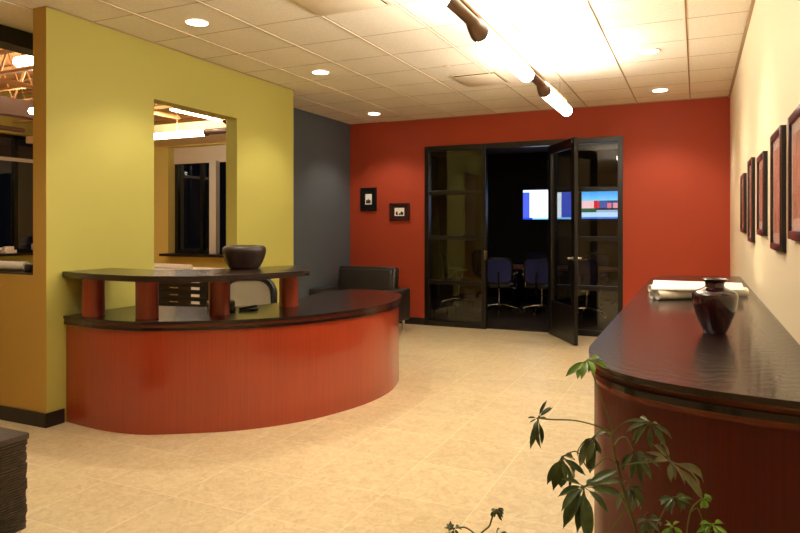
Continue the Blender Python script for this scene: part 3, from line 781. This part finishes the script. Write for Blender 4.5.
# ------------------------------------------------------------------ lobby lights
lx, lz = -1.165, 2.60
hm = mat('brown_metal_housing', (100, 74, 52), .35, metal=.3)
t = empty('linear_pendant', (lx, 3.0, lz)); tag(t, 'long suspended tube light with brown joints above the lobby floor', 'light')
segs = [(1.90, 3.05), (3.70, 4.87), (5.50, 6.52)]
for a, c in segs:
    b = B(); tube(b, [(0, a - 3.0, 0), (0, a - 2.98, 0), (0, c - 3.02, 0), (0, c - 3.0, 0)], [.04, .053, .053, .04], 20); obj('lamp_tube', b, M['tube_glow'], t)
for a, c in ((.9, 1.88), (3.06, 3.68), (4.88, 5.48)):
    b = B(); tube(b, [(0, a - 3.0, .03), (0, c - .10 - 3.0, .03)], .034, 14)
    tube(b, [(0, c - .17 - 3.0, .03), (0, c - .12 - 3.0, .01), (0, c - .01 - 3.0, 0)], [.034, .040, .058], 20); obj('joint_housing', b, hm, t)
for a, c in segs:                                   # the upward lamps above each diffuser
    li = bpy.data.lights.new('uplight_lamp', 'AREA'); li.energy = 25; li.color = (1, .94, .83); li.shape = 'RECTANGLE'; li.size = .08; li.size_y = c - a - .1
    lo_ = bpy.data.objects.new('uplight_lamp', li); COL.objects.link(lo_); lo_.parent = t; lo_.location = (0, (a + c) / 2 - 3.0, .095); lo_.rotation_euler = (PI, 0, 0)
b = B(); box(b, -.02, .02, .9 - 3.0, 6.40 - 3.0, .072, .088); obj('top_rail', b, M['steel_tan'], t)
for y in (1.5, 3.45, 4.4, 6.15):
    b = B(); tube(b, [(0, y - 3.0, .088), (0, y - 3.0, HC - lz)], .003, 6); obj('suspension_cable', b, M['chrome'], t)

DL = [(-3.548, 3.941, 'recessed downlight above the front of the reception desk'), (-3.534, 5.746, 'recessed downlight above the back of the reception desk'),
      (-4.143, 8.168, 'recessed downlight in the ceiling near the grey and red corner'), (-.393, 6.304, 'recessed downlight nearer the camera over the long counter'),
      (-.388, 8.156, 'recessed downlight closest to the red wall on the right'), (-3.54, 2.1, None), (-.39, 4.45, None)]
tr = mat('white_trim_ring', (232, 214, 184), .35)
for k, (x, y, lb) in enumerate(DL):
    t = empty('recessed_light', (x, y, HC)); tag(t, lb or 'recessed downlight in the lobby ceiling outside the photo frame', 'light', 'recessed ceiling downlights')
    b = B(); lathe(b, [(.082, -.002), (.098, -.004), (.100, -.008), (.096, -.010), (.084, -.008), (.082, -.002)], (0, 0, 0), 32); obj('trim_ring', b, tr, t)
    b = B(); lathe(b, [(0, -.006), (.083, -.006), (.083, -.003), (0, -.003)], (0, 0, 0), 32); obj('lens', b, M['lamp_glow'], t)
    li = bpy.data.lights.new('downlight_lamp', 'SPOT'); li.energy = 46; li.color = (1, .90, .76); li.spot_size = math.radians(112); li.spot_blend = .55; li.shadow_soft_size = .07
    lo_ = bpy.data.objects.new('downlight_lamp', li); COL.objects.link(lo_); lo_.parent = t; lo_.location = (0, 0, -.03)

# ceiling vents, sprinkler
def vent(x0, x1, y0_, y1_, label):
    t = empty('ceiling_vent', ((x0 + x1) / 2, (y0_ + y1_) / 2, HC)); tag(t, label, 'vent', 'ceiling air vents')
    w_, h_ = (x1 - x0) / 2, (y1_ - y0_) / 2; b = B()
    for q in ((-w_, w_, -h_, -h_ + .03), (-w_, w_, h_ - .03, h_), (-w_, -w_ + .03, -h_ + .03, h_ - .03), (w_ - .03, w_, -h_ + .03, h_ - .03)): box(b, q[0], q[1], q[2], q[3], -.012, -.004)
    obj('frame', b, tr, t)
    b = B(); box(b, -w_ + .03, w_ - .03, -h_ + .03, h_ - .03, -.006, -.004); obj('recess', b, mat('vent_dark', (70, 52, 36), .8), t)
    b = B(); box(b, -w_ + .036, w_ - .036, -h_ + .036, h_ - .05, -.026, -.018, bev=.003); obj('face_plate', b, mat('vent_plate', (236, 220, 192), .5), t)
vent(-2.37, -1.86, 6.43, 7.02, 'square ceiling air vent nearest the glass doors')
vent(-2.59, -1.97, 3.61, 4.20, 'square ceiling air vent at the top edge of the photo, left of the tube light')
b = B(); lathe(b, [(0, -.012), (.03, -.010), (.036, -.001), (0, -.001)], (0, 0, 0), 20); o = obj('sprinkler_cover', b, tr); o.location = (-2.26, 6.05, HC - .001); tag(o, 'tiny round sprinkler cover on the ceiling beside the vent', 'sprinkler')

# ------------------------------------------------------------------ potted umbrella plant in the foreground
F_, YAW, PY, CH = 647.7, .4293, 226.7, 1.4557
fw_ = Vector((-math.sin(YAW), math.cos(YAW), 0)); rt_ = Vector((math.cos(YAW), math.sin(YAW), 0)); CAM = Vector((0, 0, CH))
PD = 1.62
def at(x, y, d=0.0):
    """world point of a spot measured on the photograph, d metres behind the plant's main stem"""
    D = PD + d
    return CAM + (fw_ + rt_ * ((x - 400) / F_) + Vector((0, 0, 1)) * ((PY - y) / F_)) * D
def leafmat(name, c1, c2):
    m = mat(name, c1, .38, spec=.45); v = coords(m); n, r = noise_color(m, c1, c2, v, 30, 3); L(m, r.outputs['Color'], BS(m).inputs['Base Color'])
    BS(m).inputs['Subsurface Weight'].default_value = 0
    return m
lf_dark = leafmat('dark_leaf', (50, 70, 34), (78, 102, 50)); lf_young = leafmat('young_leaf', (92, 138, 36), (120, 168, 52)); lf_grey = leafmat('dull_leaf', (92, 100, 66), (116, 122, 84))
stem_m = mat('green_stem', (96, 104, 44), .5); bark = mat('brown_stem', (84, 72, 40), .7)
root_p = at(644, 560); px_, py_ = root_p.x, root_p.y
plant = empty('umbrella_plant', (px_, py_, 0)); tag(plant, 'potted umbrella plant with drooping fingered leaves in the foreground, before the counter', 'plant')
PO = Vector((px_, py_, 0))
def leaflet(bm, base, tip, width, droop, nrm):
    ax = tip - base; ln = ax.length
    if ln < 1e-4: return
    ax.normalize(); side = ax.cross(nrm)
    if side.length < 1e-3: side = ax.orthogonal()
    side.normalize(); up = side.cross(ax).normalized()
    n_ = 9; rows = []
    for i in range(n_ + 1):
        t_ = i / n_
        if t_ < .12: w_ = .06 + .1 * t_ / .12
        else:
            s_ = (t_ - .12) / .88; w_ = .16 + math.sin(PI * s_ ** .85) * .92 if s_ < 1 else 0
            w_ = min(w_, 1.0) * (1 if s_ < .72 else max(0.02, 1 - ((s_ - .72) / .28) ** 1.7))
        w_ *= width * .5
        c = base + ax * (ln * t_) + up * (droop * ln * math.sin(PI * t_))
        fold = .35
        rows.append([bm.verts.new(c - side * w_ + up * w_ * fold), bm.verts.new(c - side * w_ * .5 + up * w_ * fold * .35), bm.verts.new(c), bm.verts.new(c + side * w_ * .5 + up * w_ * fold * .35), bm.verts.new(c + side * w_ + up * w_ * fold)])
    for i in range(n_):
        for k in range(4): bm.faces.new((rows[i][k], rows[i][k + 1], rows[i + 1][k + 1], rows[i + 1][k]))
rp = random.Random(11)
def cluster(hub, hd, tips, m_, wr=.30):
    bm = B(); h = at(*hub, hd); tips = list(tips)
    for q in tips[:]:
        if rp.random() < .8:
            a_ = rp.choice((-1, 1)) * rp.uniform(.25, .5); k_ = rp.uniform(.7, .95); dx, dy = q[0] - hub[0], q[1] - hub[1]
            tips.append((hub[0] + k_ * (dx * math.cos(a_) - dy * math.sin(a_)), hub[1] + k_ * (dx * math.sin(a_) + dy * math.cos(a_)) + 1, rp.uniform(.0, .07), wr * .85))
    for q in tips:
        x, y = q[0], q[1]; dd = q[2] if len(q) > 2 else rp.uniform(-.05, .05)
        tp = at(x, y, hd + dd); ln = (tp - h).length
        st = h + (tp - h) * .10
        nrm = (CAM - h).normalized() * rp.uniform(.5, .9) + Vector((rp.uniform(-.4, .4), rp.uniform(-.3, .3), rp.uniform(.3, .8)))
        leaflet(bm, st, tp, ln * .67 * (q[3] if len(q) > 3 else wr), rp.uniform(.04, .14), nrm)
        tube(bm, [h, st + (tp - h) * .04], .0011, 5)
    for v_ in bm.verts: v_.co -= PO
    o = obj('leaf_cluster', bm, m_, plant, recalc=False)
def stalk(pts, r, m_=None, name='leaf_stalk'):
    bm = B(); P = catmull([at(*p) for p in pts], 6)
    tube(bm, [p - PO for p in P], r, 7); obj(name, bm, m_ or stem_m, plant)
# stems: (x, y, depth offset)
stalk([(644, 600, 0), (636, 533, 0), (627, 505, 0), (620, 479, .0), (615, 455, 0), (612.5, 437, 0), (610.5, 424, 0), (603, 402, 0), (596, 383, 0), (590, 362, 0)], .0022, stem_m, 'main_stem')
stalk([(644, 600, 0), (636, 533, 0), (622, 485, 0), (617, 460, 0)], .0038, bark, 'main_stem')
stalk([(611, 433, 0), (597, 426, -.02), (575, 420.5, -.05), (552, 419.5, -.07), (538, 418, -.08)], .0018)
cluster((538, 418), -.08, [(547, 400), (553, 407.5), (549.5, 420.5), (541, 449), (530, 449.5), (527.5, 418), (534, 436)], lf_dark, .26)
cluster((588, 359), 0, [(565, 377, -.02, .34), (581, 380, -.04, .36), (594, 376, -.05, .36), (608, 369, 0, .36), (602, 360, .04)], lf_young, .36)
stalk([(613, 440, 0), (607, 432, .02), (601, 430, .02), (594, 436, .0)], .0016)
cluster((594, 436), .0, [(581, 458), (587, 464, -.04), (590, 474, .02, .34), (601, 454), (611, 438, .05), (584, 447)], lf_dark, .32)
stalk([(613.5, 446, 0), (620, 438, .02), (627, 438, .03), (633, 450, .03)], .0016)
cluster((633, 451), .03, [(624, 470), (631, 480), (642, 485), (652, 481), (646, 462, .06)], lf_dark, .30)
stalk([(612, 433, 0), (622, 424, -.02), (634, 420, -.03), (649, 421, -.04)], .0017)
cluster((650, 422), -.04, [(627, 420, .0), (625.5, 433), (634, 446), (652, 451), (666, 448), (662, 432, .05), (640, 417, .05)], lf_dark, .28)
stalk([(617, 467, 0), (632, 463.5, -.02), (652, 462, -.05), (670, 461, -.06)], .0017)
cluster((670, 460), -.06, [(656, 444), (645, 452, 0, .26), (653, 462, -.03, .34), (671, 483, -.04, .34), (685, 485, -.03, .3), (704, 502, -.02, .24), (700, 491, .05, .24)], lf_grey, .3)
stalk([(616, 463, 0), (605, 458, -.04), (590, 470, -.06), (570, 456, -.07), (563, 455, -.08)][:3] + [(577, 452, -.07), (563, 456, -.08)], .0016)
cluster((562, 456), -.08, [(553, 491, -.02, .36), (547, 485), (561, 488, .03, .36), (586, 476, -.02, .3), (574, 461, .05), (566, 480, -.03, .34)], lf_dark, .32)
stalk([(619, 476, 0), (607, 478, -.05), (596, 483, -.09), (585, 486, -.1)], .0018)
cluster((584, 486), -.10, [(561, 479, -.02, .30), (557.5, 497, 0, .34), (561, 512, -.04), (563, 529, -.05, .36), (588, 545, -.08, .34), (577, 534, -.06, .3), (609, 515, -.05, .30), (624, 495, -.02, .32), (618, 470, .02, .30), (598, 480, .06)], lf_dark, .32)
stalk([(622, 486, 0), (626, 481, .03), (630, 485, .05)], .0014)
cluster((629, 486), .05, [(617, 512), (625, 506), (643, 497), (640, 510), (632, 516)], lf_dark, .32)
stalk([(640, 548, 0), (654, 530, .02), (663, 512, .03), (673, 497, .03)], .0016)
cluster((674, 497), .03, [(658, 501), (663, 510), (672, 515), (681, 513), (693, 506), (688, 498, .05)], lf_dark, .32)
stalk([(686, 560, 0), (687, 530, 0), (691, 510, 0), (698, 502, 0), (703, 498, 0)], .0018)
cluster((704, 498), 0, [(711, 502, 0, .5), (708, 508, 0, .5), (701, 509, 0, .45), (711, 496, .01, .5)], lf_young, .5)
stalk([(690, 512, 0), (698, 509, .0), (704, 528, .0), (706, 545, 0)], .0014)
stalk([(645, 570, 0), (652, 545, .03), (644, 520, .04), (648, 512, .04)], .0016)
cluster((648, 520), .04, [(660, 533), (653, 538), (640, 536), (662, 520), (637, 524)], lf_dark, .34)
stalk([(650, 585, 0), (668, 550, -.02), (672, 528, -.02)], .0016)
cluster((672, 526), -.02, [(660, 538), (668, 544), (683, 534), (665, 520), (680, 522)], lf_young, .36)
stalk([(650, 590, 0), (690, 560, .02), (712, 530, .02)], .0016)
cluster((712, 524), .02, [(696, 533), (704, 540), (718, 541), (729, 535), (724, 524), (700, 523)], lf_young, .32)
stalk([(622, 600, 0), (600, 560, -.04), (612, 530, -.06), (626, 508, -.06)], .0018)
stalk([(636, 533, 0), (628, 510, -.02), (616, 490, -.03)], .0016)
stalk([(640, 640, 0), (560, 600, -.2), (485, 545, -.3), (490, 525, -.3), (494, 512, -.3)], .0018)
cluster((496, 509), -.3, [(502, 521, 0, .3), (494, 518, 0, .3), (504, 514), (491, 511)], lf_dark, .4)
stalk([(640, 650, 0), (560, 615, -.25), (500, 560, -.35), (470, 530, -.35), (456, 528, -.35)], .0016)
cluster((454, 528), -.35, [(447, 534), (451, 540), (459, 537), (447, 526), (462, 530)], lf_dark, .45)
cluster((498, 536), -.3, [(500, 528), (507, 532), (490, 540)], lf_dark, .3)
# pot, soil and woody stems below the frame
b = B(); lathe(b, [(0, 0), (.115, 0), (.12, .005), (.155, .30), (.165, .305), (.165, .33), (.150, .33), (.145, .29), (0, .29)], (0, 0, 0), 40); obj('pot', b, mat('dark_ceramic_pot', (58, 36, 28), .4), plant)
b = B(); lathe(b, [(0, .305), (.146, .296), (.146, .288), (0, .288)], (0, 0, 0), 32); obj('soil', b, mat('potting_soil', (36, 26, 20), .95), plant)
b = B()
z1 = at(644, 600) - PO; tube(b, catmull([(0, 0, .29), (.01, .0, .36), tuple(z1)], 5), [.008] * 5 + [.006] * 6, 9)
for (x, y, d_) in ((686, 560, 0), (650, 585, 0), (640, 640, 0), (622, 600, 0), (640, 650, 0)):
    e_ = at(x, y, d_) - PO; tube(b, catmull([(rp.uniform(-.04, .04), rp.uniform(-.04, .04), .29), (e_.x * .4, e_.y * .4, (.29 + e_.z) / 2), tuple(e_)], 5), .003, 7)
obj('woody_stem', b, bark, plant)

# ------------------------------------------------------------------ world, camera, view
W = bpy.data.worlds.new('night'); SC.world = W; W.use_nodes = True
W.node_tree.nodes['Background'].inputs[0].default_value = (.004, .005, .008, 1); W.node_tree.nodes['Background'].inputs[1].default_value = 1
cd = bpy.data.cameras.new('camera'); cam = bpy.data.objects.new('camera', cd); COL.objects.link(cam)
cam.location = CAM; cam.rotation_euler = (PI / 2, 0, YAW)
cd.sensor_width = 36; cd.lens = F_ * 36 / 800; cd.shift_y = -(266.5 - PY) / 800; cd.clip_start = .02
SC.camera = cam
SC.view_settings.view_transform = 'Standard'; SC.view_settings.look = 'None'; SC.view_settings.gamma = 1; SC.view_settings.use_curve_mapping = False
SC.view_settings.exposure = 0.40
SC.cycles.use_denoising = True; SC.cycles.max_bounces = 10; SC.cycles.diffuse_bounces = 5; SC.cycles.glossy_bounces = 5; SC.cycles.transparent_max_bounces = 12
SC.cycles.sample_clamp_indirect = 6; SC.cycles.caustics_reflective = False; SC.cycles.caustics_refractive = False
